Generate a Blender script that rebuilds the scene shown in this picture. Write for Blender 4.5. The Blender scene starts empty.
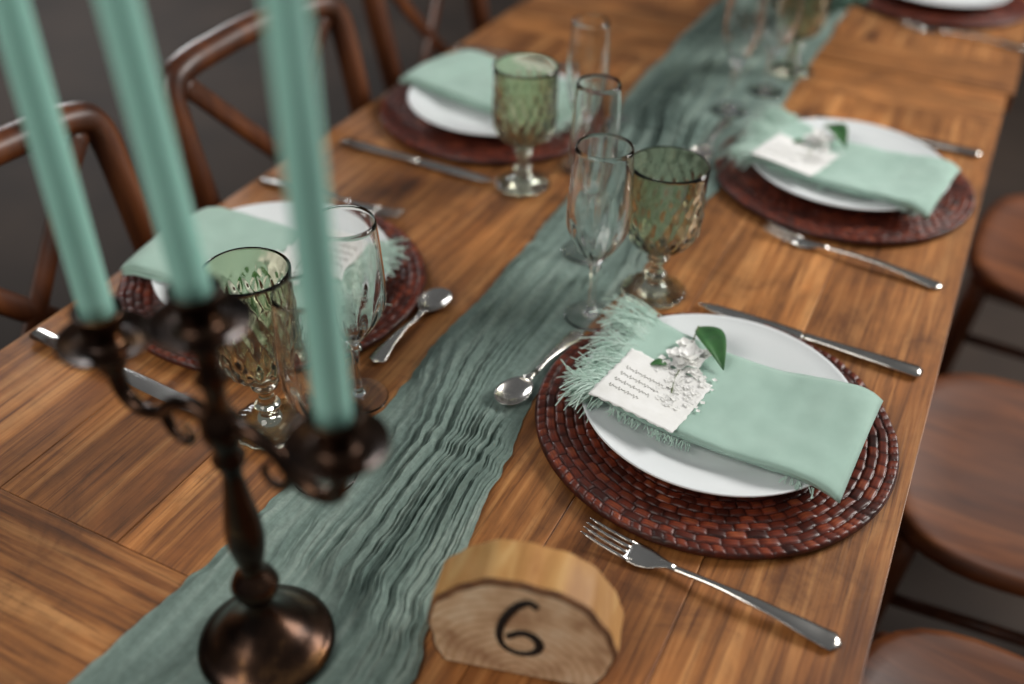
import bpy, math, random
from mathutils import Vector, Matrix, noise
random.seed(7)
TZ=0.75
COL=bpy.context.scene.collection
bpy.context.scene.view_settings.view_transform='Standard'

# ---------------------------------------------------------------- helpers
def srgb(r,g,b):
    f=lambda c:(c/255/12.92) if c/255<=0.04045 else ((c/255+0.055)/1.055)**2.4
    return (f(r),f(g),f(b),1)
def smooth(a,b,x):
    t=max(0,min(1,(x-a)/(b-a))); return t*t*(3-2*t)
def interp(tab,x):
    if x<=tab[0][0]: return tab[0][1]
    for (a,va),(b,vb) in zip(tab,tab[1:]):
        if x<=b:
            t=(x-a)/(b-a); t=t*t*(3-2*t); return va+(vb-va)*t
    return tab[-1][1]
def link(o,parent=None):
    COL.objects.link(o)
    if parent: o.parent=parent
    return o
def root(name,loc,rz=0):
    e=bpy.data.objects.new(name,None); e.empty_display_size=.05
    e.location=loc; e.rotation_euler=(0,0,rz); return link(e)
def mk(name,V,Fc,mat,parent=None,sm=True,uv=None):
    me=bpy.data.meshes.new(name); me.from_pydata([tuple(v) for v in V],[],Fc)
    if uv:
        l=me.uv_layers.new(name='UVMap')
        for i,x in enumerate(uv): l.data[i].uv=x
    if sm:
        for p in me.polygons: p.use_smooth=True
    me.materials.append(mat); me.update()
    return link(bpy.data.objects.new(name,me),parent)
class G:
    def __init__(s): s.V=[];s.F=[]
    def grid(s,rows,closed=False,cap=False):
        b=len(s.V);n=len(rows[0])
        for r in rows: s.V+= [tuple(v) for v in r]
        for i in range(len(rows)-1):
            for j in range(n if closed else n-1):
                k=(j+1)%n
                s.F.append((b+i*n+j,b+i*n+k,b+(i+1)*n+k,b+(i+1)*n+j))
        if cap:
            s.F.append(tuple(b+j for j in range(n))[::-1]); m=b+(len(rows)-1)*n
            s.F.append(tuple(m+j for j in range(n)))
    def spin(s,prof,n=48,c=(0,0,0)):
        s.grid([[(c[0]+r*math.cos(2*math.pi*j/n),c[1]+r*math.sin(2*math.pi*j/n),c[2]+z) for j in range(n)] for r,z in prof],True)
    def tube(s,pts,rad,n=8,flat=1.0,up=(0,0,1),cap=True):
        pts=[Vector(p) for p in pts]; up=Vector(up); rows=[]
        for i,p in enumerate(pts):
            t=(pts[min(i+1,len(pts)-1)]-pts[max(i-1,0)]).normalized()
            a=t.cross(up)
            if a.length<.05: a=t.cross(Vector((0.3,1,0)))
            a.normalize(); b=a.cross(t).normalized()
            r=rad[i] if isinstance(rad,(list,tuple)) else rad
            if isinstance(r,tuple): ra,rb=r
            else: ra,rb=r,r*flat
            rows.append([p+a*math.cos(2*math.pi*j/n)*ra+b*math.sin(2*math.pi*j/n)*rb for j in range(n)])
        s.grid(rows,True,cap)
    def box(s,x0,x1,y0,y1,z0,z1):
        b=len(s.V)
        s.V+=[(x0,y0,z0),(x1,y0,z0),(x1,y1,z0),(x0,y1,z0),(x0,y0,z1),(x1,y0,z1),(x1,y1,z1),(x0,y1,z1)]
        s.F+=[tuple(b+i for i in f) for f in ((0,3,2,1),(4,5,6,7),(0,1,5,4),(1,2,6,5),(2,3,7,6),(3,0,4,7))]
    def obj(s,name,mat,parent=None,sm=True): return mk(name,s.V,s.F,mat,parent,sm)
def cat(pts,k=8):
    P=[Vector(p) for p in pts]; P=[2*P[0]-P[1]]+P+[2*P[-1]-P[-2]]; out=[]
    for i in range(1,len(P)-2):
        for j in range(k):
            t=j/k
            out.append(.5*((2*P[i])+(P[i+1]-P[i-1])*t+(2*P[i-1]-5*P[i]+4*P[i+1]-P[i+2])*t*t+(3*P[i]-P[i-1]-3*P[i+1]+P[i+2])*t**3))
    out.append(P[-2]); return out
def bev(o,w,seg=2):
    m=o.modifiers.new('b','BEVEL'); m.width=w; m.segments=seg; m.limit_method='ANGLE'; return o
def solid(o,t,off=0):
    m=o.modifiers.new('s','SOLIDIFY'); m.thickness=t; m.offset=off; return o
def nz(*a): return noise.noise(Vector(a))

# ---------------------------------------------------------------- materials
class M:
    def __init__(s,name,**kw):
        s.m=bpy.data.materials.new(name); s.m.use_nodes=True; s.nt=s.m.node_tree
        s.b=s.nt.nodes['Principled BSDF']
        for k,v in kw.items(): s.b.inputs[k.replace('_',' ')].default_value=v
    def n(s,t,**kw):
        x=s.nt.nodes.new(t)
        for k,v in kw.items():
            if k in x.inputs: x.inputs[k].default_value=v
            else: setattr(x,k,v)
        return x
    def l(s,a,b): s.nt.links.new(a,b)
    def coord(s,kind='Object',scale=(1,1,1)):
        c=s.n('ShaderNodeTexCoord'); m=s.n('ShaderNodeMapping'); m.inputs['Scale'].default_value=scale
        s.l(c.outputs[kind],m.inputs['Vector']); return m.outputs['Vector']
    def noise(s,v,scale,detail=4,rough=.5,dist=0):
        x=s.n('ShaderNodeTexNoise'); x.inputs['Scale'].default_value=scale; x.inputs['Detail'].default_value=detail
        x.inputs['Roughness'].default_value=rough; x.inputs['Distortion'].default_value=dist; s.l(v,x.inputs['Vector']); return x.outputs['Fac']
    def ramp(s,f,st):
        r=s.n('ShaderNodeValToRGB'); e=r.color_ramp.elements
        while len(e)<len(st): e.new(.5)
        for i,(p,c) in enumerate(st): e[i].position=p; e[i].color=c
        s.l(f,r.inputs['Fac']); return r.outputs['Color']
    def mix(s,a,b,f,mode='MIX'):
        x=s.n('ShaderNodeMix',data_type='RGBA',blend_type=mode)
        for i,v in ((0,f),(6,a),(7,b)):
            if hasattr(v,'links'): s.l(v,x.inputs[i])
            else: x.inputs[i].default_value=v
        return x.outputs[2]
    def bump(s,h,st=.3,d=.001):
        x=s.n('ShaderNodeBump'); x.inputs['Strength'].default_value=st; x.inputs['Distance'].default_value=d
        s.l(h,x.inputs['Height']); s.l(x.outputs['Normal'],s.b.inputs['Normal'])
    def col(s,c): s.l(c,s.b.inputs['Base Color'])

def wood(name,dark,mid,light,rough=.38,kind='UV',gs=(1.6,34,1),bs=(.7,7,1),worn=False):
    w=M(name,Roughness=rough)
    fine=w.noise(w.coord(kind,gs),1.6,8,.62,.6)
    big=w.noise(w.coord(kind,bs),1.3,3,.5,.8)
    c1=w.ramp(fine,[(.3,dark),(.5,mid),(.70,light)])
    c2=w.ramp(big,[(.3,(.52,.45,.39,1)),(.5,(.82,.80,.76,1)),(.7,(1.12,1.1,1.05,1))])
    c=w.mix(c1,c2,1.0,'MULTIPLY')
    if worn:
        blot=w.noise(w.coord('Object',(1,1,1)),9,8,.70,.5)
        c=w.mix(c,w.ramp(blot,[(.34,(.50,.45,.42,1)),(.46,(.86,.85,.84,1)),(.66,(1.18,1.14,1.10,1))]),1.0,'MULTIPLY')
        kn=w.n('ShaderNodeTexVoronoi'); kn.inputs['Scale'].default_value=1.0
        w.l(w.coord(kind,(3.4,8,1)),kn.inputs['Vector'])
        c=w.mix(c,w.ramp(kn.outputs['Distance'],[(.05,(.16,.11,.08,1)),(.10,(.55,.46,.40,1)),(.20,(1,1,1,1))]),.85,'MULTIPLY')
        st=w.noise(w.coord(kind,(7,190,1)),1.2,4,.7)
        c=w.mix(c,w.ramp(st,[(.36,(.46,.40,.36,1)),(.48,(1,1,1,1))]),.85,'MULTIPLY')
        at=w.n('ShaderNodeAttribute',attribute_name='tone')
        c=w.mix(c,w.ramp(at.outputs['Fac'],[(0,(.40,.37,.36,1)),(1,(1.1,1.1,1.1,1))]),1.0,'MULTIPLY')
    w.col(c)
    pores=w.noise(w.coord(kind,(gs[0]*4,gs[1]*5,1)),2.0,4,.6)
    w.bump(pores,.3,.0007)
    rr=w.n('ShaderNodeMapRange'); rr.inputs[3].default_value=rough-.08; rr.inputs[4].default_value=rough+.14
    w.l(big,rr.inputs[0]); w.l(rr.outputs[0],w.b.inputs['Roughness'])
    return w.m
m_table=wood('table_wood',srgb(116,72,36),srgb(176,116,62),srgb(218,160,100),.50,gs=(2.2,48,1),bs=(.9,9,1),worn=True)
m_chair=wood('chair_wood',srgb(50,25,13),srgb(90,48,24),srgb(130,75,38),.38,'Object',(12,12,2),(3,3,1))
m_chair2=wood('seat_wood',srgb(84,43,18),srgb(118,64,28),srgb(146,86,42),.45,'Object',(3,22,3),(1,5,1))

def simple_noise_mat(name,stops,scale,rough,metal=0,bst=0,bsc=60,bd=.001,**kw):
    w=M(name,Roughness=rough,Metallic=metal,**kw)
    v=w.coord('Object'); w.col(w.ramp(w.noise(v,scale,5),stops))
    if bst: w.bump(w.noise(v,bsc,3),bst,bd)
    return w.m
m_bronze=simple_noise_mat('aged_bronze',[(.35,srgb(34,25,21)),(.6,srgb(70,50,38)),(.75,srgb(140,102,66))],35,.27,.9,.15,200,.0005)
m_candle=M('candle_wax',Roughness=.45); m_candle.b.inputs['Subsurface Weight'].default_value=.15
m_candle.b.inputs['Subsurface Radius'].default_value=(.004,.008,.006); m_candle.b.inputs['Subsurface Scale'].default_value=1
v=m_candle.coord('Object',(1,1,.3)); m_candle.col(m_candle.ramp(m_candle.noise(v,40),[(.3,srgb(144,194,180)),(.7,srgb(156,206,192))])); m_candle=m_candle.m
m_porc=simple_noise_mat('white_porcelain',[(.3,srgb(236,241,243)),(.7,srgb(243,246,247))],6,.12)
m_steel=simple_noise_mat('stainless_steel',[(.3,srgb(190,186,180)),(.7,srgb(215,212,206))],30,.2,1)
m_ink=simple_noise_mat('burnt_ink',[(.3,srgb(12,9,8)),(.7,srgb(28,21,17))],80,.7)
m_inkgrey=simple_noise_mat('grey_ink',[(.3,srgb(130,130,124)),(.7,srgb(160,158,150))],80,.7)
m_paper=simple_noise_mat('cotton_paper',[(.3,srgb(238,238,234)),(.7,srgb(248,248,246))],50,.9,0,.4,180,.0006)
m_petal=simple_noise_mat('white_petal',[(.3,srgb(246,246,242)),(.7,srgb(253,253,251))],60,.8)
m_leaf=simple_noise_mat('leaf_green',[(.3,srgb(40,86,48)),(.7,srgb(84,136,78))],30,.45)
m_euca=simple_noise_mat('eucalyptus_leaf',[(.3,srgb(60,92,80)),(.7,srgb(110,140,126))],20,.6)
m_stemg=simple_noise_mat('green_stem',[(.3,srgb(90,104,70)),(.7,srgb(120,134,90))],20,.6)
m_floor=simple_noise_mat('floor_concrete',[(.3,srgb(36,27,21)),(.7,srgb(62,48,38))],3,.85,0,.2,40,.002)
m_wall=simple_noise_mat('wall_plaster',[(.3,srgb(70,58,48)),(.7,srgb(84,70,58))],2,.9)

w=M('napkin_linen',Roughness=.9); v=w.coord('Object')
w.col(w.ramp(w.noise(v,25,3),[(.3,srgb(164,196,182)),(.7,srgb(177,208,194))]))
a=w.n('ShaderNodeTexWave',wave_type='BANDS',bands_direction='X'); a.inputs['Scale'].default_value=420; w.l(v,a.inputs['Vector'])
b=w.n('ShaderNodeTexWave',wave_type='BANDS',bands_direction='Y'); b.inputs['Scale'].default_value=420; w.l(v,b.inputs['Vector'])
ad=w.n('ShaderNodeMath',operation='ADD'); w.l(a.outputs['Fac'],ad.inputs[0]); w.l(b.outputs['Fac'],ad.inputs[1]); w.bump(ad.outputs[0],.3,.0004)
w.b.inputs['Sheen Weight'].default_value=.2; m_nap=w.m
m_thread=simple_noise_mat('linen_thread',[(.3,srgb(190,218,205)),(.7,srgb(216,236,226))],60,.9)

w=M('runner_gauze',Roughness=1.0); v=w.coord('Object')
w.b.inputs['Specular IOR Level'].default_value=.1
n1=w.noise(w.coord('Object',(60,2,1)),1.6,5,.6,.4)
c=w.ramp(n1,[(.28,srgb(112,132,125)),(.5,srgb(136,156,148)),(.74,srgb(168,184,175))])
n2=w.noise(w.coord('Object',(1,1,1)),160,3,.7); c=w.mix(c,w.ramp(n2,[(.35,(.86,.86,.86,1)),(.65,(1.08,1.08,1.08,1))]),1.0,'MULTIPLY'); w.col(c)
a=w.n('ShaderNodeTexWave',wave_type='BANDS',bands_direction='X'); a.inputs['Scale'].default_value=260; a.inputs['Distortion'].default_value=2; w.l(v,a.inputs['Vector'])
b=w.n('ShaderNodeTexWave',wave_type='BANDS',bands_direction='Y'); b.inputs['Scale'].default_value=260; b.inputs['Distortion'].default_value=2; w.l(v,b.inputs['Vector'])
ad=w.n('ShaderNodeMath',operation='ADD'); w.l(a.outputs['Fac'],ad.inputs[0]); w.l(b.outputs['Fac'],ad.inputs[1]); w.bump(ad.outputs[0],.4,.0005)
# thin gauze lets some light through
tr=w.n('ShaderNodeBsdfTranslucent'); w.l(c,tr.inputs['Color']); mx=w.n('ShaderNodeMixShader'); mx.inputs[0].default_value=.22
out=w.nt.nodes['Material Output']; w.l(w.b.outputs[0],mx.inputs[1]); w.l(tr.outputs[0],mx.inputs[2]); w.l(mx.outputs[0],out.inputs['Surface'])
m_runner=w.m

def glass(name,c,ior=1.47,rough=0.0):
    w=M(name,Roughness=rough,IOR=ior,Base_Color=c); w.b.inputs['Transmission Weight'].default_value=1
    v=w.coord('Object'); c2=tuple(x*.97 for x in c[:3])+(1,)
    w.col(w.ramp(w.noise(v,10,1),[(.3,c2),(.7,c)])); return w.m
m_glass=glass('clear_glass',(.99,.995,.99,1))
m_green=glass('green_glass',(.76,.77,.60,1),1.5)

# rattan : strand tone with painted groove shade, per-vertex attribute "strand"
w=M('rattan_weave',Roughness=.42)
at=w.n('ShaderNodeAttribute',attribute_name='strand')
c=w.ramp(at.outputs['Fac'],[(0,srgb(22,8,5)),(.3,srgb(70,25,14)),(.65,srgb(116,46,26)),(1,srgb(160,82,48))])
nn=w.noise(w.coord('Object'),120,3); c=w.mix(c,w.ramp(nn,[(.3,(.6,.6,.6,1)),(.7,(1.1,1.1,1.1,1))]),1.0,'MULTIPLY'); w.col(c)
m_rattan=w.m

# log end face
w=M('wood_end_grain',Roughness=.85)
na=w.noise(w.coord('Object'),22,5,.6); nb=w.noise(w.coord('Object'),60,4)
c=w.ramp(na,[(.34,srgb(172,130,94)),(.5,srgb(222,188,150)),(.68,srgb(242,220,188))])
wv=w.n('ShaderNodeTexWave',wave_type='RINGS',rings_direction='Y'); wv.inputs['Scale'].default_value=44; wv.inputs['Distortion'].default_value=3; wv.inputs['Detail Scale'].default_value=1.5
w.l(w.coord('Object'),wv.inputs['Vector'])
c=w.mix(c,w.ramp(wv.outputs['Fac'],[(0,(.84,.78,.70,1)),(.5,(1,1,1,1))]),1.0,'MULTIPLY'); w.col(c); w.bump(nb,.3,.001); m_end=w.m
m_peeled=wood('peeled_log',srgb(176,120,62),srgb(212,160,96),srgb(232,190,128),.6,'Object',(30,6,30),(8,3,8))
m_rim=simple_noise_mat('inner_bark',[(.3,srgb(74,44,24)),(.7,srgb(124,82,46))],70,.85,0,.8,120,.001)

# ---------------------------------------------------------------- room
g=G(); g.box(-6,6,-4,8,-.1,0); g.obj('floor',m_floor,None,False)
g=G(); g.box(-6,6,8,8.2,0,3.2); g.obj('wall_back',m_wall,None,False)
g=G(); g.box(-6.2,-6,-4,8,0,3.2); g.obj('wall_left',m_wall,None,False)

# ---------------------------------------------------------------- tables
def build_table(name,loc,x0,x1,L,bb,seed,tones):
    rnd=random.Random(seed); e=root(name,loc); V=[];Fc=[];UV=[];TN=[]
    def board(xa,xb,ya,yb,along,tone):
        gp=.0003; b=len(V); z1=rnd.uniform(-.0006,0.0); z0=-.032
        xa+=gp;xb-=gp;ya+=gp;yb-=gp
        V.extend([(xa,ya,z0),(xb,ya,z0),(xb,yb,z0),(xa,yb,z0),(xa,ya,z1),(xb,ya,z1),(xb,yb,z1),(xa,yb,z1)])
        ou,ov=rnd.uniform(0,40),rnd.uniform(0,40)
        for f in ((0,3,2,1),(4,5,6,7),(0,1,5,4),(1,2,6,5),(2,3,7,6),(3,0,4,7)):
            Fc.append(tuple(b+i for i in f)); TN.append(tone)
            for i in f:
                x,y,z=V[b+i]; UV.append(((y if along else x)+ou,(x if along else y)+z+ov))
    ws=[.165,.142,.178,.155,.13,.148]; tot=x1-x0; s=sum(ws); ws=[q*tot/s for q in ws]
    x=x0
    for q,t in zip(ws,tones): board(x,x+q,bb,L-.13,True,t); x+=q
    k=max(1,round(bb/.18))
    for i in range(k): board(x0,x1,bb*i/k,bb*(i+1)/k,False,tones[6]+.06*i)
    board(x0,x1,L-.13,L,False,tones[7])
    o=mk('top',V,Fc,m_table,e,False,UV)
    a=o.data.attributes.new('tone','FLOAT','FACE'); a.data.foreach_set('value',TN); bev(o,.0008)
    g=G(); g.box(x0+.07,x1-.07,.07,.095,-.13,-.032); g.box(x0+.07,x1-.07,L-.095,L-.07,-.13,-.032)
    g.box(x0+.07,x0+.095,.07,L-.07,-.13,-.032); g.box(x1-.095,x1-.07,.07,L-.07,-.13,-.032)
    for xx in (x0+.05,x1-.13):
        for yy in (.05,L-.13): g.box(xx,xx+.08,yy,yy+.08,-TZ,-.032)
    bev(g.obj('frame',m_chair2,e,False),.003)
    return e
build_table('dining_table',(0,0,TZ),-.831,.0525,1.738,.36,3,(.64,.74,.72,.84,.98,.90,.50,.82))  # board variation, with left boards darkened to paint in the light's falloff
build_table('dining_table',(0,1.744,TZ),-.825,.062,2.0,.13,9,(.6,.7,.55,.7,.8,.72,.72,.6))

# ---------------------------------------------------------------- table runner
flat=[(-.36,.3365,.065),(-.263,.923,.05),(-.308,.844,.045),(-.365,.965,.045),(-.458,.61,.045),(-.425,.505,.045),(-.458,1.165,.045),(-.33,1.45,.04),(-.30,1.55,.04),(-.285,1.65,.05),(-.134,.738,.182),(-.648,.735,.178),
 (-.318,.69,.03),(-.311,.73,.03),(-.305,.77,.03),(-.298,.80,.03)]
Lt=[(0,-.50),(.24,-.468),(.387,-.452),(.63,-.430),(.82,-.434),(1.03,-.436),(1.25,-.46),(1.5,-.495),(1.9,-.498),(2.6,-.49)]
Rt=[(0,-.215),(.24,-.232),(.357,-.246),(.44,-.268),(.574,-.284),(.708,-.306),(.82,-.302),(.96,-.290),(1.2,-.268),(1.63,-.262),(2.6,-.26)]
NA,NT=860,250; rows=[]
for i in range(NA):
    f=i/(NA-1); y=.004+2.5*(.5*f+.5*f*f)
    xl=interp(Lt,y)+.007*nz(3,y*9,0)+.003*nz(1,y*60,0); xr=interp(Rt,y)+.006*nz(8,y*9,0)+.003*nz(5,y*60,0)
    row=[]
    for j in range(NT):
        t=j/(NT-1); x=xl+(xr-xl)*t
        tt=t*5+1.8*nz(t*1.1,y*2.0,9)+.22*nz(t*4,y*5,2)
        r1=1-abs(nz(tt*1.5,y*1.0,1))*2.8
        r2=1-abs(nz(tt*3.6,y*2.0,4))*3.0
        r3=1-abs(nz(tt*8,y*5.5,7))*2.8
        r4=1-abs(nz(tt*17,y*15,3))*2.4
        amp=.55+.9*(nz(tt*.9,y*3.3,21)+.5)
        h=(.0068*max(0,r1)**1.3+.0044*max(0,r2)**1.2+.0022*max(-.3,r3))*amp+.0009*r4+.0008*nz(x*190,y*120,1)
        ed=min(t,1-t); h=h*(.3+.7*smooth(0,.08,ed))
        k=1.0
        for fx,fy,fr in flat:
            d=math.hypot(x-fx,y-fy)
            if d<fr+.03: k=min(k,.05+.95*smooth(fr*.85 if fr<.1 else fr-.004,fr+.03,d))
        h=max(0,h)*k+.0012
        row.append((x,y,TZ+h))
    rows.append(row)
g=G(); g.grid(rows); o=g.obj('table_runner',m_runner)

# ---------------------------------------------------------------- charger
def charger_mesh():
    R=.172; NR=190; NTH=840; ringw=.0092; V=[];st=[]
    rr=[.03+(R-.03)*i/(NR-1) for i in range(NR)]
    def hf(r,th):
        k=int((R+.0001-r)/ringw); q=(R+.0001-r)/ringw-k; q=min(1,max(0,q))
        ns=58 if r>.11 else 44
        if k==0: ns=104
        ph=th/(2*math.pi)*ns+(.5 if k%2 else 0)+.30*nz(k*3.1,math.cos(th)*4,math.sin(th)*4)+(.35*q if k==0 else 0)
        seg=math.floor(ph); f=ph-seg
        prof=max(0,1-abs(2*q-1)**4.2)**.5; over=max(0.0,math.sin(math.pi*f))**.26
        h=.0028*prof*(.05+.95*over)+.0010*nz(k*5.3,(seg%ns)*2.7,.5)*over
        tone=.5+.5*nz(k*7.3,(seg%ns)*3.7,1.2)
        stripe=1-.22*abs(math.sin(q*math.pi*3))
        return h,(.10+.90*prof*over)*tone*1.4*stripe  # prof and over darken the gaps: groove shade painted into the colour
    for r in rr:
        lift=.004+.0040*smooth(.10,.165,r)
        for j in range(NTH):
            th=2*math.pi*j/NTH
            rj=r+.0011*nz(math.cos(th)*5,math.sin(th)*5,r*25)
            h,t=hf(min(R,r+.0013*nz(math.cos(th)*9,math.sin(th)*9,3)),th)
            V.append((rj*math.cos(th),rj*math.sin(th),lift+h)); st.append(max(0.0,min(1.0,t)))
    for rz in ((R+.0015,.006),(R-.002,.0015),(R-.02,0.0),(.03,0.0)):
        for j in range(NTH):
            th=2*math.pi*j/NTH; V.append((rz[0]*math.cos(th),rz[0]*math.sin(th),rz[1])); st.append(.3)
    Fc=[]; tot=NR+4
    for i in range(tot-1):
        for j in range(NTH):
            k=(j+1)%NTH; Fc.append((i*NTH+j,i*NTH+k,(i+1)*NTH+k,(i+1)*NTH+j))
    for j in range(NTH):
        k=(j+1)%NTH; Fc.append(((tot-1)*NTH+j,(tot-1)*NTH+k,k,j))
    me=bpy.data.meshes.new('rattan_charger'); me.from_pydata(V,[],Fc)
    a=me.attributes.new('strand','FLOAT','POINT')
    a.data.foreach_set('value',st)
    for p in me.polygons: p.use_smooth=True
    me.materials.append(m_rattan); return me
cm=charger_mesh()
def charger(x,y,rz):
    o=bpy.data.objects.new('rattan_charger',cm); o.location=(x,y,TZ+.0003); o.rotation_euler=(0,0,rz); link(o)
# plate
g=G()
g.spin([(.0001,.0045),(.05,.0045),(.082,.005),(.092,.0075),(.100,.0105),(.118,.0145),(.130,.0185),(.1325,.0198),(.1335,.0190),(.133,.0175),(.120,.0125),(.100,.0065),(.088,.002),(.080,.0),(.076,.0),(.075,.002),(.05,.002),(.0001,.002)],96)
po=g.obj('tmp',m_porc); pm=po.data; bpy.data.objects.remove(po)
def plate(x,y):
    o=bpy.data.objects.new('dinner_plate',pm); o.location=(x,y,TZ+.0114); link(o)

# ---------------------------------------------------------------- napkin
def napkin(x,y,rz,seed,skew=.008,fl=.042,card=True,ext=.010):
    rnd=random.Random(seed); e=root('napkin',(x,y,TZ),rz)
    def zs(px,py):
        r=math.hypot(px,py)
        z=.0252+.0078*smooth(.05,.124,r)
        if r>.134: z-=(r-.134)*.28+ (r-.134)**2*3
        return z
    def P(a,b,l):
        px=a; py=b+skew*smooth(-.04,-.13,a)
        w=.0016*nz(a*14,b*14,l*.4+seed)+.0009*nz(a*50,b*40,l+seed)
        return Vector((px,py,zs(px,py)+l*.0026+w*(1+l*.15)))
    specs=[(-.100-ext,.128,-.078,.064,0),(-.092-ext,.133,-.080,.061,1),(-.108-ext,.130,-.081,.062,2),(-.100-ext,.134,-.082,.060,3)]
    for (a0,a1,b0,b1,l) in specs:
        rows=[]
        for i in range(50):
            row=[]
            for j in range(26):
                f=i/49; q=j/25; a=a0+(a1-a0)*f; b=b0+(b1-b0)*q
                b+=.008*smooth(.55,1,f)*(1 if q>.5 else -.1)
                a+=.003*nz(b*20,l,seed) if i==0 else 0
                p=P(a,b,l)
                dd=min(q,1-q); p.z-= .0022*(1-smooth(0,.05,dd))*(l/3)
                dr=1-f; p.z-= .0030*(1-smooth(0,.035,dr))*(l/3)
                row.append(p)
            rows.append(row)
        g=G(); g.grid(rows); solid(g.obj('fold_%d'%l,m_nap,e),.0021)
    g=G()
    clumps=[(rnd.uniform(-.076,.066),rnd.gauss(0,.30),rnd.gauss(0,.28),rnd.uniform(0,.4)) for _ in range(60)]
    for l in (0,1,2,3,3):
        a0=specs[l][0]
        for i in range(150):
            cb,ca,cc_,cu=rnd.choice(clumps)
            b=max(-.077,min(.066,cb+rnd.gauss(0,.0035))); st=P(a0+rnd.uniform(.001,.014),b,l)
            ang=math.pi+(-(cb-.01)*7)+ca+rnd.gauss(0,.09); ln=rnd.uniform(.55,1.15)*fl*(1.15 if b>0 else .75)
            d=Vector((math.cos(ang),math.sin(ang),0)); c=Vector((-d.y,d.x,0))*(cc_+rnd.gauss(0,.08))
            up=cu+rnd.uniform(-.06,.08); dn=rnd.uniform(.5,1)
            pts=[st+d*ln*t+c*ln*t*t+Vector((0,0,up*ln*t-.5*ln*t*t*dn+.0010)) for t in (0,.25,.5,.75,1)]
            for p in pts: p.z=max(p.z,.0165)
            g.tube(pts,.0006,4,cap=False)
    for i in range(90):
        a=rnd.uniform(-.10,-.0) if i<75 else rnd.uniform(.085,.12); st=P(a,-.081,0)
        d=Vector((rnd.gauss(.1,.35),-1,0)).normalized(); ln=rnd.uniform(.006,.012)
        pts=[st+d*ln*t+Vector((0,0,-.15*ln*t)) for t in (0,.5,1)]
        g.tube(pts,.0005,4,cap=False)
    g.obj('fringe',m_thread,e)
    if card:
        cr=Matrix.Rotation(math.radians(-4),3,'Z')
        def CP(u,v):
            ed=min(u,1-u,v,1-v); px=(u-.5)*.088; py=(v-.5)*.088
            if ed<.001: px*=1+.05*nz(u*14,v*14,seed); py*=1+.05*nz(u*14,v*14,seed+5)
            q=cr@Vector((px,py,0)); q+=Vector((-.060,-.043,0))
            return q+Vector((0,0,zs(q.x,q.y)+.0026*3+.0034+.002*u*(1-u)))
        g=G(); g.grid([[CP(i/29,j/35) for j in range(36)] for i in range(30)]); solid(g.obj('menu_card',m_paper,e),.0009)
        g=G()
        for li in range(4):
            vv=.66-li*.13; u=.10; ln=rnd.uniform(.35,.6); pts=[]; k=0
            while u<.10+ln:
                p=CP(u,vv+.022*math.sin(k*1.9)*(1+.7*math.sin(k*.7))); pts.append(p+Vector((0,0,.0007))); u+=.011; k+=1
            g.tube(pts,.00028,4)
        g.obj('lettering',m_inkgrey,e)
        g=G(); c0=Vector((-.052,.008,zs(-.05,.005)+.0125))
        g.tube(cat([c0+Vector((.010,-.045,.0)),c0+Vector((.004,-.02,.0)),c0+Vector((.002,.01,.002)),c0+Vector((-.002,.04,.004)),c0+Vector((-.006,.064,.006))]),.0008,6)
        g.obj('sprig_stem',m_stemg,e)
        g=G()
        def floret(cc,L,n,lo,hi,wd=.42):
            o_=rnd.random()*2
            for k in range(n):
                an=2*math.pi*k/n+o_; tl=rnd.uniform(lo,hi); d=Vector((math.cos(an)*math.cos(tl),math.sin(an)*math.cos(tl),math.sin(tl)))
                s=Vector((-d.y,d.x,0)).normalized()
                g.grid([[cc+d*L*t+s*w_*L*wd*math.sin(math.pi*min(1,t*.86+.12))+Vector((0,0,.10*L*abs(w_))) for w_ in (-1,-.5,0,.5,1)] for t in (0,.2,.4,.6,.8,1)])
        for ox,oy,oz,L_ in ((0,.0,.001,.010),(.011,.008,.002,.012),(-.009,.012,.001,.011),(.004,.021,.003,.013),(-.006,.031,.002,.011),(.014,.026,.001,.010),(.018,-.004,.0,.008),(-.012,-.006,.0,.008),(.004,.012,.006,.012)):
            floret(c0+Vector((ox,oy,oz)),L_,5,.08,.35,.5); floret(c0+Vector((ox,oy,oz+.0012)),L_*.6,5,.3,.6,.5)
        for i in range(75):
            cc=Vector((-.042+rnd.gauss(0,.011),-.055+.065*rnd.random(),0)); cc.z=zs(cc.x,cc.y)+.0126
            floret(cc,rnd.uniform(.0022,.0042),4,.0,.2,.5)
        for i in range(22):
            cc=Vector((rnd.uniform(-.03,-.008),rnd.uniform(-.045,.01),0)); cc.z=zs(cc.x,cc.y)+.0115
            floret(cc,rnd.uniform(.0018,.003),4,.0,.2,.5)
        g.obj('flower_petals',m_petal,e)
        g=G()
        def leaf(p0,p1,wd_,arch,roll):
            p0=Vector(p0);p1=Vector(p1);d=(p1-p0);L=d.length;d.normalize();s=Vector((d.y,-d.x,roll)).normalized()
            g.grid([[p0+d*L*t+s*w_*L*wd_*math.sin(math.pi*min(1,t**.75*.98+.01))+Vector((0,0,abs(w_)*.07*L*math.sin(math.pi*t)+arch*L*math.sin(math.pi*t))) for w_ in (-1,-.5,0,.5,1)] for t in [k/12 for k in range(13)]])
        leaf((-.058,.078,zs(0,0)+.014),(-.012,.024,zs(0,0)+.013),.19,.10,-.15)
        leaf((-.062,.004,zs(0,0)+.0135),(-.078,-.008,zs(0,0)+.0135),.25,.1,0)
        solid(g.obj('leaves',m_leaf,e),.0005)
    return e

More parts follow.
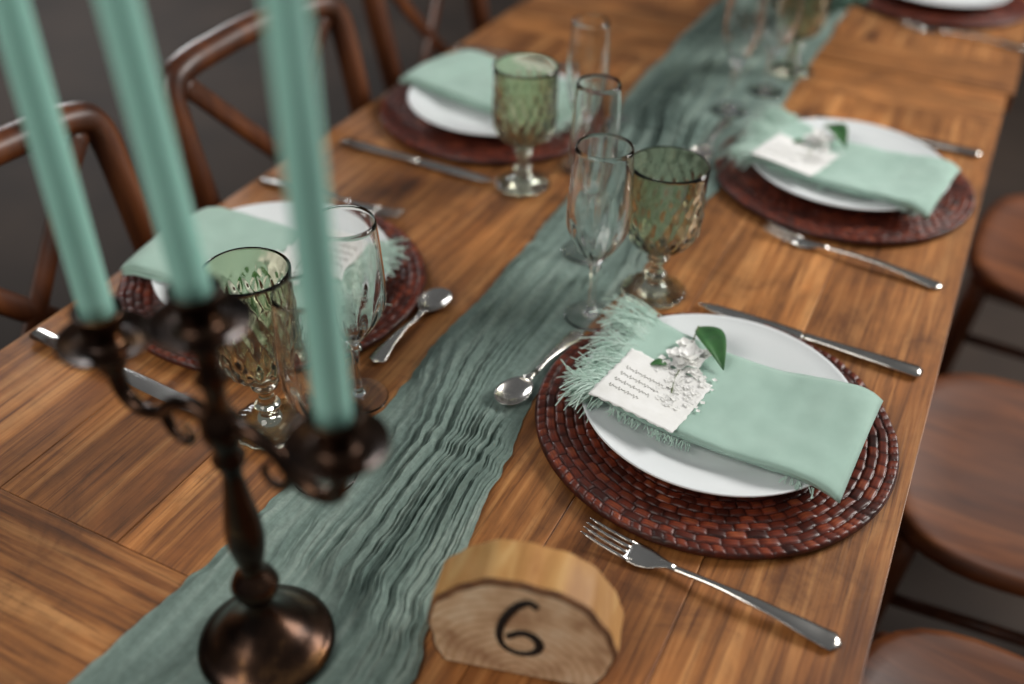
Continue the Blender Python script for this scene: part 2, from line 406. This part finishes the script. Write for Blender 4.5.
# ---------------------------------------------------------------- cutlery
def handle(g,s0,s1,z=0.0):
    tab=[(0,.0032),(.25,.0030),(.6,.0055),(.85,.0090),(.96,.0100),(1,.0060)]
    pts=[];rad=[]
    for i in range(25):
        f=i/24; s=s0+(s1-s0)*f; pts.append((s,0,z+.0045+.006*math.sin(math.pi*min(1,f*1.1))*(.7)-.002*f)); rad.append((interp(tab,f)*(1 if f<1 else .4),.0021-.0006*f))
    g.tube(pts,rad,12)
def fork(x,y,rz):
    e=root('fork',(x,y,TZ+.0005),rz); g=G()
    handle(g,.075,.222)
    pts=[];rad=[]
    for s,w_,z in ((.042,.0112,.0035),(.046,.0122,.0028),(.054,.0123,.0022),(.062,.0105,.0028),(.070,.0065,.0046),(.077,.0036,.0062),(.084,.0031,.0062)):
        pts.append((s,0,z)); rad.append((w_,.0011))
    g.tube(pts,rad,14)
    for k in (-1.5,-.5,.5,1.5):
        g.tube([(.048,k*.0063,.0026),(.035,k*.0063,.0036),(.02,k*.0062,.0058),(.008,k*.006,.0085),(0,k*.0058,.0105)],[(.0020,.0011),(.0019,.0011),(.0017,.001),(.0015,.0009),(.0006,.0005)],8)
    g.obj('fork_body',m_steel,e); return e
def knife(x,y,rz):
    e=root('knife',(x,y,TZ+.0005),rz); g=G()
    pts=[];rad=[]
    for s,w_ in ((0,.001),(.006,.0045),(.02,.0080),(.05,.0095),(.09,.0095),(.115,.0085),(.122,.005)):
        pts.append((s,0,.004)); rad.append((w_,.0008))
    g.tube(pts,rad,12)
    pts=[];rad=[]
    for s,w_,t in ((.118,.005,.002),(.124,.0062,.0035),(.135,.0056,.0034),(.17,.0072,.0036),(.21,.0092,.0038),(.24,.0100,.0036),(.245,.006,.002)):
        pts.append((s,0,.004)); rad.append((w_,t))
    g.tube(pts,rad,14)
    g.obj('knife_body',m_steel,e); return e
def spoon(x,y,rz,L=.17,z=.0008):
    e=root('spoon',(x,y,TZ+z),rz); g=G()
    a,b=.024,.0165; rows=[]
    def ring(r,dz,sc): return [(a+a*r*sc*math.cos(t),b*r*sc*math.sin(t)*(1-.12*math.cos(t)),.0012+.0065*r**2.2+dz) for t in [2*math.pi*j/32 for j in range(32)]]
    for i in range(1,11): rows.append(ring(i/10,0,1))
    rows.append(ring(1,-.0006,1.03))
    for i in range(10,0,-1): rows.append(ring(i/10,-.0012,1.0))
    g.grid(rows,True,True); g.obj('bowl',m_steel,e)
    g2=G(); handle(g2,.058,L); g2.tube([(.043,0,.0072),(.05,0,.0075),(.056,0,.0062),(.064,0,.006)],[(.007,.0011),(.0042,.0014),(.0032,.0018),(.0031,.002)],10)
    g2.obj('handle',m_steel,e); return e

# ---------------------------------------------------------------- glassware
def glass_obj(name,part,outer,inner,mat,x,y,n=72,mod=None,z=.0022):
    e=root(name,(x,y,TZ+z)); rows=[]
    for (r,zz) in outer:
        rows.append([((r+(mod(th,zz,r) if mod else 0))*math.cos(th),(r+(mod(th,zz,r) if mod else 0))*math.sin(th),zz) for th in [2*math.pi*j/n for j in range(n)]])
    for (r,zz) in inner:
        rows.append([(r*math.cos(th),r*math.sin(th),zz) for th in [2*math.pi*j/n for j in range(n)]])
    g=G(); g.grid(rows,True); g.obj(part,mat,e); return e
def dense(prof):
    P=cat([(r,0,z) for r,z in prof],10); return [(max(.0002,p.x),p.z) for p in P]
def goblet(x,y,h=.163,rr=.043,z=.0022):
    k=h/.163; f=.036
    out=[(.0002,.001),(f*.8,.001),(f,.0022),(f*.97,.005),(f*.6,.009),(.012,.014),(.0085,.02),(.0125,.026),(.008,.032),(.0075,.042),(.0125,.047),(.009,.053),(.018,.060),(.030,.068),(rr*.90,.082),(rr*.98,.10),(rr*.96,.12),(rr*.97,.14),(rr,.1625)]
    inn=[(rr-.0014,.1632),(rr-.0028,.1618),(rr*.97-.0038,.14),(rr*.96-.0042,.12),(rr*.98-.0042,.10),(rr*.88-.0045,.084),(.025,.072),(.012,.065),(.0002,.063)]
    out=[(r,zz*k) for r,zz in out]; inn=[(r,zz*k) for r,zz in inn]
    def mod(th,zz,r):
        if .062*k<zz<.148*k:
            w_=smooth(.062*k,.078*k,zz)*(1-smooth(.128*k,.148*k,zz)); n=9
            return .0022*w_*(abs(math.cos(n*th+zz*90))+abs(math.cos(n*th-zz*90))-1.2)*.9
        if zz<.009: return .0008*math.cos(18*th)
        return 0
    return glass_obj('green_goblet','goblet_glass',dense(out),dense(inn),m_green,x,y,144,mod,z)
def flute(x,y,h=.215,rr=.025,name='champagne_flute',z=.0022):
    k=h/.215
    out=[(.0002,.0008),(.026,.0008),(.0285,.0016),(.026,.0032),(.012,.0055),(.005,.011),(.0037,.025),(.0037,.05),(.0048,.066),(.0072,.069),(.0048,.073),(.010,.080),(.018,.092),(rr*.98,.115),(rr*1.08,.14),(rr*1.02,.18),(rr*.94,.2145)]
    inn=[(rr*.94-.0006,.2152),(rr*.94-.0014,.2145),(rr*1.02-.0014,.18),(rr*1.08-.0015,.14),(rr*.98-.0016,.115),(.0155,.092),(.007,.082),(.0002,.079)]
    return glass_obj(name,'glass_body',dense([(r,zz*k) for r,zz in out]),dense([(r,zz*k) for r,zz in inn]),m_glass,x,y,96,lambda th,zz,r:.0006*math.cos(12*th)*smooth(.08*k,.095*k,zz)*(1-smooth(.12*k,.15*k,zz)),z)
goblet(-.263,.923)
goblet(-.508,1.082,.168,.042,.0005)
goblet(-.510,.537,.178,.0385,.0005)
goblet(-.285,1.65,.165,.042)
flute(-.308,.844,.206,.031,'wine_glass')
flute(-.365,.965,.215,.026)
flute(-.458,1.165,.205,.025)
flute(-.458,.61,.20,.031,'wine_glass')
flute(-.425,.505,.20,.026)
flute(-.33,1.45,.215,.026)
flute(-.30,1.55,.19,.030,'wine_glass')

# ---------------------------------------------------------------- settings
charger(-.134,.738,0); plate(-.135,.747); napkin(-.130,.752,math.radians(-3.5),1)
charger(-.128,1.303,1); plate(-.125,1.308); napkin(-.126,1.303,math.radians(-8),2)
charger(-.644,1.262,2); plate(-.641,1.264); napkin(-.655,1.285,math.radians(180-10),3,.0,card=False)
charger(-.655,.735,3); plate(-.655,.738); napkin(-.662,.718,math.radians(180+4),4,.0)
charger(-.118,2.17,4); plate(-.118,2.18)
fork(-.190,.552,math.radians(-4)); knife(-.208,.923,math.radians(-2.5)); spoon(-.326,.660,math.radians(82),.150,.0026)
fork(-.187,1.120,math.radians(-7)); knife(-.208,1.49,math.radians(-3)); spoon(-.318,1.24,math.radians(90),.16,.008)
knife(-.545,1.066,math.radians(179)); fork(-.60,1.47,math.radians(180)); spoon(-.458,1.335,math.radians(-90),.13)
knife(-.575,.519,math.radians(176)); fork(-.60,.925,math.radians(180)); spoon(-.472,.808,math.radians(-91),.145)
fork(-.16,1.98,math.radians(-4))

# ---------------------------------------------------------------- candelabra
e=root('candelabra',(-.3604,.3365,TZ+.0022))
g=G()
g.spin([(.0001,0),(.050,0),(.0515,.003),(.0505,.007),(.046,.0095),(.0415,.012),(.036,.0185),(.028,.025),(.020,.032),(.0125,.041),(.009,.050),(.0085,.055),(.013,.059),(.0165,.066),(.0175,.071),(.0150,.078),(.0095,.083),(.0075,.087),(.0095,.095),(.0125,.110),(.0135,.122),(.0125,.138),(.0095,.158),(.0070,.178),(.0065,.188),(.0105,.192),(.0115,.197),(.0085,.203),(.0100,.209),(.0135,.217),(.0135,.226),(.0095,.234),(.0070,.242),(.0070,.256),(.011,.262),(.007,.270),(.0080,.284),(.0085,.288)],48)
def dish(x,y,z):
    g.spin([(.0085,-.012),(.012,-.006),(.020,-.002),(.028,.001),(.0305,.004),(.0308,.0058),(.0298,.0058),(.0265,.0030),(.014,.0025),(.0105,.006),(.0120,.010),(.0150,.018),(.0155,.024),(.0170,.027),(.0160,.028),(.0122,.026),(.0112,.020),(.0001,.016)],40,(x,y,z))
dish(0,0,.300)
ax=(.994,-.062)
for sgn in (-1,1):
    px=lambda d,z:(sgn*ax[0]*d,sgn*ax[1]*d,z)
    dish(*px(.094,.250))
    g.tube(cat([px(.008,.222),px(.024,.229),px(.042,.222),px(.058,.208),px(.076,.203),px(.090,.212),px(.094,.238)],8),[.0062-.0012*math.sin(i/48*math.pi) for i in range(49)],12)
    g.tube(cat([px(.054,.210),px(.048,.196),px(.036,.192),px(.030,.201),px(.036,.208)],6),[.0042-.0001*i for i in range(25)],10)
    g.spin([(.0001,-.024),(.006,-.022),(.009,-.016),(.007,-.011),(.010,-.007)],24,px(.094,.248))
g.obj('candelabra_body',m_bronze,e)
for nm,(cx,cy,cz,L,tx) in dict(candle_1=(-.094*ax[0],-.094*ax[1],.268,.29,0),candle_2=(0,0,.318,.29,-.016),candle_3=(.094*ax[0],.094*ax[1],.268,.29,0)).items():
    g=G()
    prof=[(.0001,0),(.0107,0),(.0106,.02),(.0099,L*.6),(.0092,L-.012),(.0070,L-.003),(.0001,L)]
    g.grid([[(cx+tx*z/L+r*math.cos(2*math.pi*j/40),cy+r*math.sin(2*math.pi*j/40),cz+z) for j in range(40)] for r,z in prof],True)
    g.tube([(cx+tx,cy,cz+L-.001),(cx+tx+.0005,cy,cz+L+.012)],.0008,6); g.obj(nm,m_candle,e)

# ---------------------------------------------------------------- wood slice number
ang=math.radians(14.5); e=root('wood_slice_table_number',(-.179,.400,TZ+.0005),ang)
RZ=.068; CZ=.036
def outline(k):
    pts=[]; a0=math.asin(CZ/RZ)
    for i in range(91):
        t=-a0+(math.pi+2*a0)*i/90; r=k*(RZ+.0014*math.sin(3*t)+.0010*math.sin(7*t+1)+.0006*math.sin(17*t))
        pts.append((r*math.cos(t)*1.02,r*math.sin(t)+CZ))
    return pts
T=.041
def ring(k,y): return [(x,y,max(0.0,z)) for x,z in outline(k)]
g=G(); g.grid([ring(1.0,.0042),ring(1.004,T*.3),ring(.998,T*.6),ring(1.0,T-.002),ring(.985,T)],True); g.obj('log_side',m_peeled,e)
g=G(); g.grid([ring(.955,0),ring(.985,.0006),ring(.997,.002),ring(1.001,.0043)],True); g.obj('bark_edge',m_rim,e)
for nm,y,kk in (('front_face',0,.955),('back_face',T,.985)):
    o_=ring(kk,y); c=(0,y,.03); V=[c]; Fc=[]
    rings=[[tuple(c[k]+(p[k]-c[k])*s for k in range(3)) for p in o_] for s in (.33,.66,1)]
    for r in rings: V+=r
    n=len(o_)
    for j in range(n):
        k=(j+1)%n; Fc.append((0,1+j,1+k))
        for q in range(2): Fc.append((1+q*n+j,1+(q+1)*n+j,1+(q+1)*n+k,1+q*n+k))
    mk(nm,V,Fc,m_end,e,False)
six=[(.012,.083),(.005,.087),(-.004,.079),(-.012,.063),(-.015,.046),(-.011,.033),(.0,.028),(.011,.032),(.015,.041),(.010,.050),(.001,.052),(-.009,.045)]
P=cat([(x,-.0006,z) for x,z in six],8); g=G()
g.tube(P,[(.0029+.0007*math.sin(i*.11)+.0003*nz(i*.9,0,0),.0009) for i in range(len(P))],10,up=(0,1,0)); g.obj('numeral_six',m_ink,e)

# ---------------------------------------------------------------- greenery
e=root('eucalyptus_centerpiece',(-.34,1.84,TZ+.006)); g=G(); gs=G(); rnd=random.Random(5)
for k in range(22):
    an=rnd.uniform(0,6.28); L=rnd.uniform(.09,.17); hh=rnd.uniform(.04,.20)
    pts=cat([(0,rnd.uniform(-.04,.08),.004),(math.cos(an)*L*.4,math.sin(an)*L*.4,hh*.6),(math.cos(an)*L*.8,math.sin(an)*L,hh)],6); gs.tube(pts,.0014,6)
    for p in pts[2:]:
        for s_ in (-1,1):
            a2=an+s_*rnd.uniform(.6,1.5); tl=rnd.uniform(-.2,.7); d=Vector((math.cos(a2)*math.cos(tl),math.sin(a2)*math.cos(tl),math.sin(tl))); s=Vector((-d.y,d.x,.2)).normalized(); l=rnd.uniform(.018,.034)
            g.grid([[p+d*l*t+s*w_*l*.4*math.sin(math.pi*min(1,t*.96+.02)) for w_ in (-1,0,1)] for t in (0,.2,.4,.6,.8,1)])
g.obj('leaves',m_euca,e); gs.obj('stems',m_stemg,e)

# ---------------------------------------------------------------- chairs
def build_chair():
    parts=[]
    g=G()
    def so(k,z):
        r=[]
        for j in range(48):
            t=2*math.pi*j/48; c,s=math.cos(t),math.sin(t); p=3.2
            q=(abs(c)**p+abs(s)**p)**(-1/p); r.append((k*.205*q*c,k*(.205+.012*c)*q*s,z))
        return r
    g.grid([so(.02,.444),so(.6,.446),so(.86,.452),so(.93,.456),so(.98,.454),so(1.0,.444),so(1.0,.434),so(.96,.425),so(.02,.425)],True)
    parts.append(('seat',g.V,g.F,m_chair2))
    g=G()
    for s in (-1,1):
        g.tube(cat([(.165,s*.165,.43),(.18,s*.175,.2),(.195,s*.185,0)],6),[.018-.0004*i for i in range(13)],12)
        g.tube([(.178,s*.174,.22),(-.19,s*.168,.22)],.010,10)
        g.tube([(.172,s*.170,.32),(-.185,s*.165,.32)],.009,10)
    g.tube([(.18,-.172,.26),(.18,.172,.26)],.010,10); g.tube([(-.19,-.168,.26),(-.19,.168,.26)],.010,10)
    hoop=cat([(-.225,-.182,0),(-.195,-.172,.24),(-.190,-.170,.45),(-.215,-.176,.64),(-.250,-.180,.81),(-.262,-.172,.866),(-.266,-.140,.884),(-.273,-.07,.888),(-.276,0,.890),(-.273,.07,.888),(-.266,.140,.884),(-.262,.172,.866),(-.250,.180,.81),(-.215,.176,.64),(-.190,.170,.45),(-.195,.172,.24),(-.225,.182,0)],8)
    g.tube(hoop,.0190,12)
    for s in (-1,1):
        g.tube(cat([(-.196,s*.160,.50),(-.222,s*.09,.60),(-.243,0,.70),(-.258,-s*.09,.80),(-.262,-s*.150,.865)],8),[(.015,.006)]*33,10,up=(1,0,.2))
    g.tube(cat([(-.190,-.170,.47),(-.205,0,.49),(-.190,.170,.47)],8),.009,8)
    parts.append(('bentwood_frame',g.V,g.F,m_chair))
    out=[]
    for n,V,Fc,m in parts:
        o=mk(n,V,Fc,m); out.append((n,o.data)); bpy.data.objects.remove(o)
    return out
cp=build_chair()
def chair(x,y,rz):
    e=root('dining_chair',(x,y,0),rz)
    for n,me in cp: link(bpy.data.objects.new(n,me),e)
chair(-.67,.62,math.radians(3)); chair(-.66,1.06,math.radians(-3)); chair(-.72,1.62,math.radians(2))
chair(.255,.66,math.radians(178)); chair(.245,1.18,math.radians(183)); chair(.285,1.83,math.radians(176))

# ---------------------------------------------------------------- light
def area(name,loc,target,size,power,col,sy=None):
    l=bpy.data.lights.new(name,'AREA'); l.size=size; l.energy=power; l.color=col
    if sy: l.shape='RECTANGLE'; l.size_y=sy
    o=link(bpy.data.objects.new(name,l)); o.location=loc
    o.rotation_euler=(Vector(target)-Vector(loc)).to_track_quat('-Z','Y').to_euler()
area('window_light',(1.9,2.9,2.5),(-.2,.70,.75),1.4,118,(1,.97,.93),1.1)
area('overhead_light',(-1.0,-.9,2.5),(-.2,.6,.75),1.2,28,(1,.96,.90))
area('left_glint_light',(-4.4,3.6,2.0),(-.3,.9,.85),.9,62,(.96,.98,1),1.5)  # added light panel out of view, puts glints on the glassware
wd=bpy.data.worlds.new('World'); bpy.context.scene.world=wd; wd.use_nodes=True
wd.node_tree.nodes['Background'].inputs[0].default_value=(.95,.97,1,1); wd.node_tree.nodes['Background'].inputs[1].default_value=.15

# ---------------------------------------------------------------- camera
Yc=Vector((620,747,-995)).normalized(); Xc=Vector((2596,-834,995)); Xc=(Xc-Yc*Xc.dot(Yc)).normalized(); Zc=Xc.cross(Yc)
cam=bpy.data.cameras.new('Camera'); co=link(bpy.data.objects.new('Camera',cam))
Mx=Matrix((Xc,Yc,Zc)).to_4x4(); Mx.translation=Vector((0,0,TZ+.65)); co.matrix_world=Mx
cam.lens=34.98; cam.sensor_width=36; cam.clip_start=.02
cam.dof.use_dof=True; cam.dof.focus_distance=.90; cam.dof.aperture_fstop=1.7
bpy.context.scene.camera=co
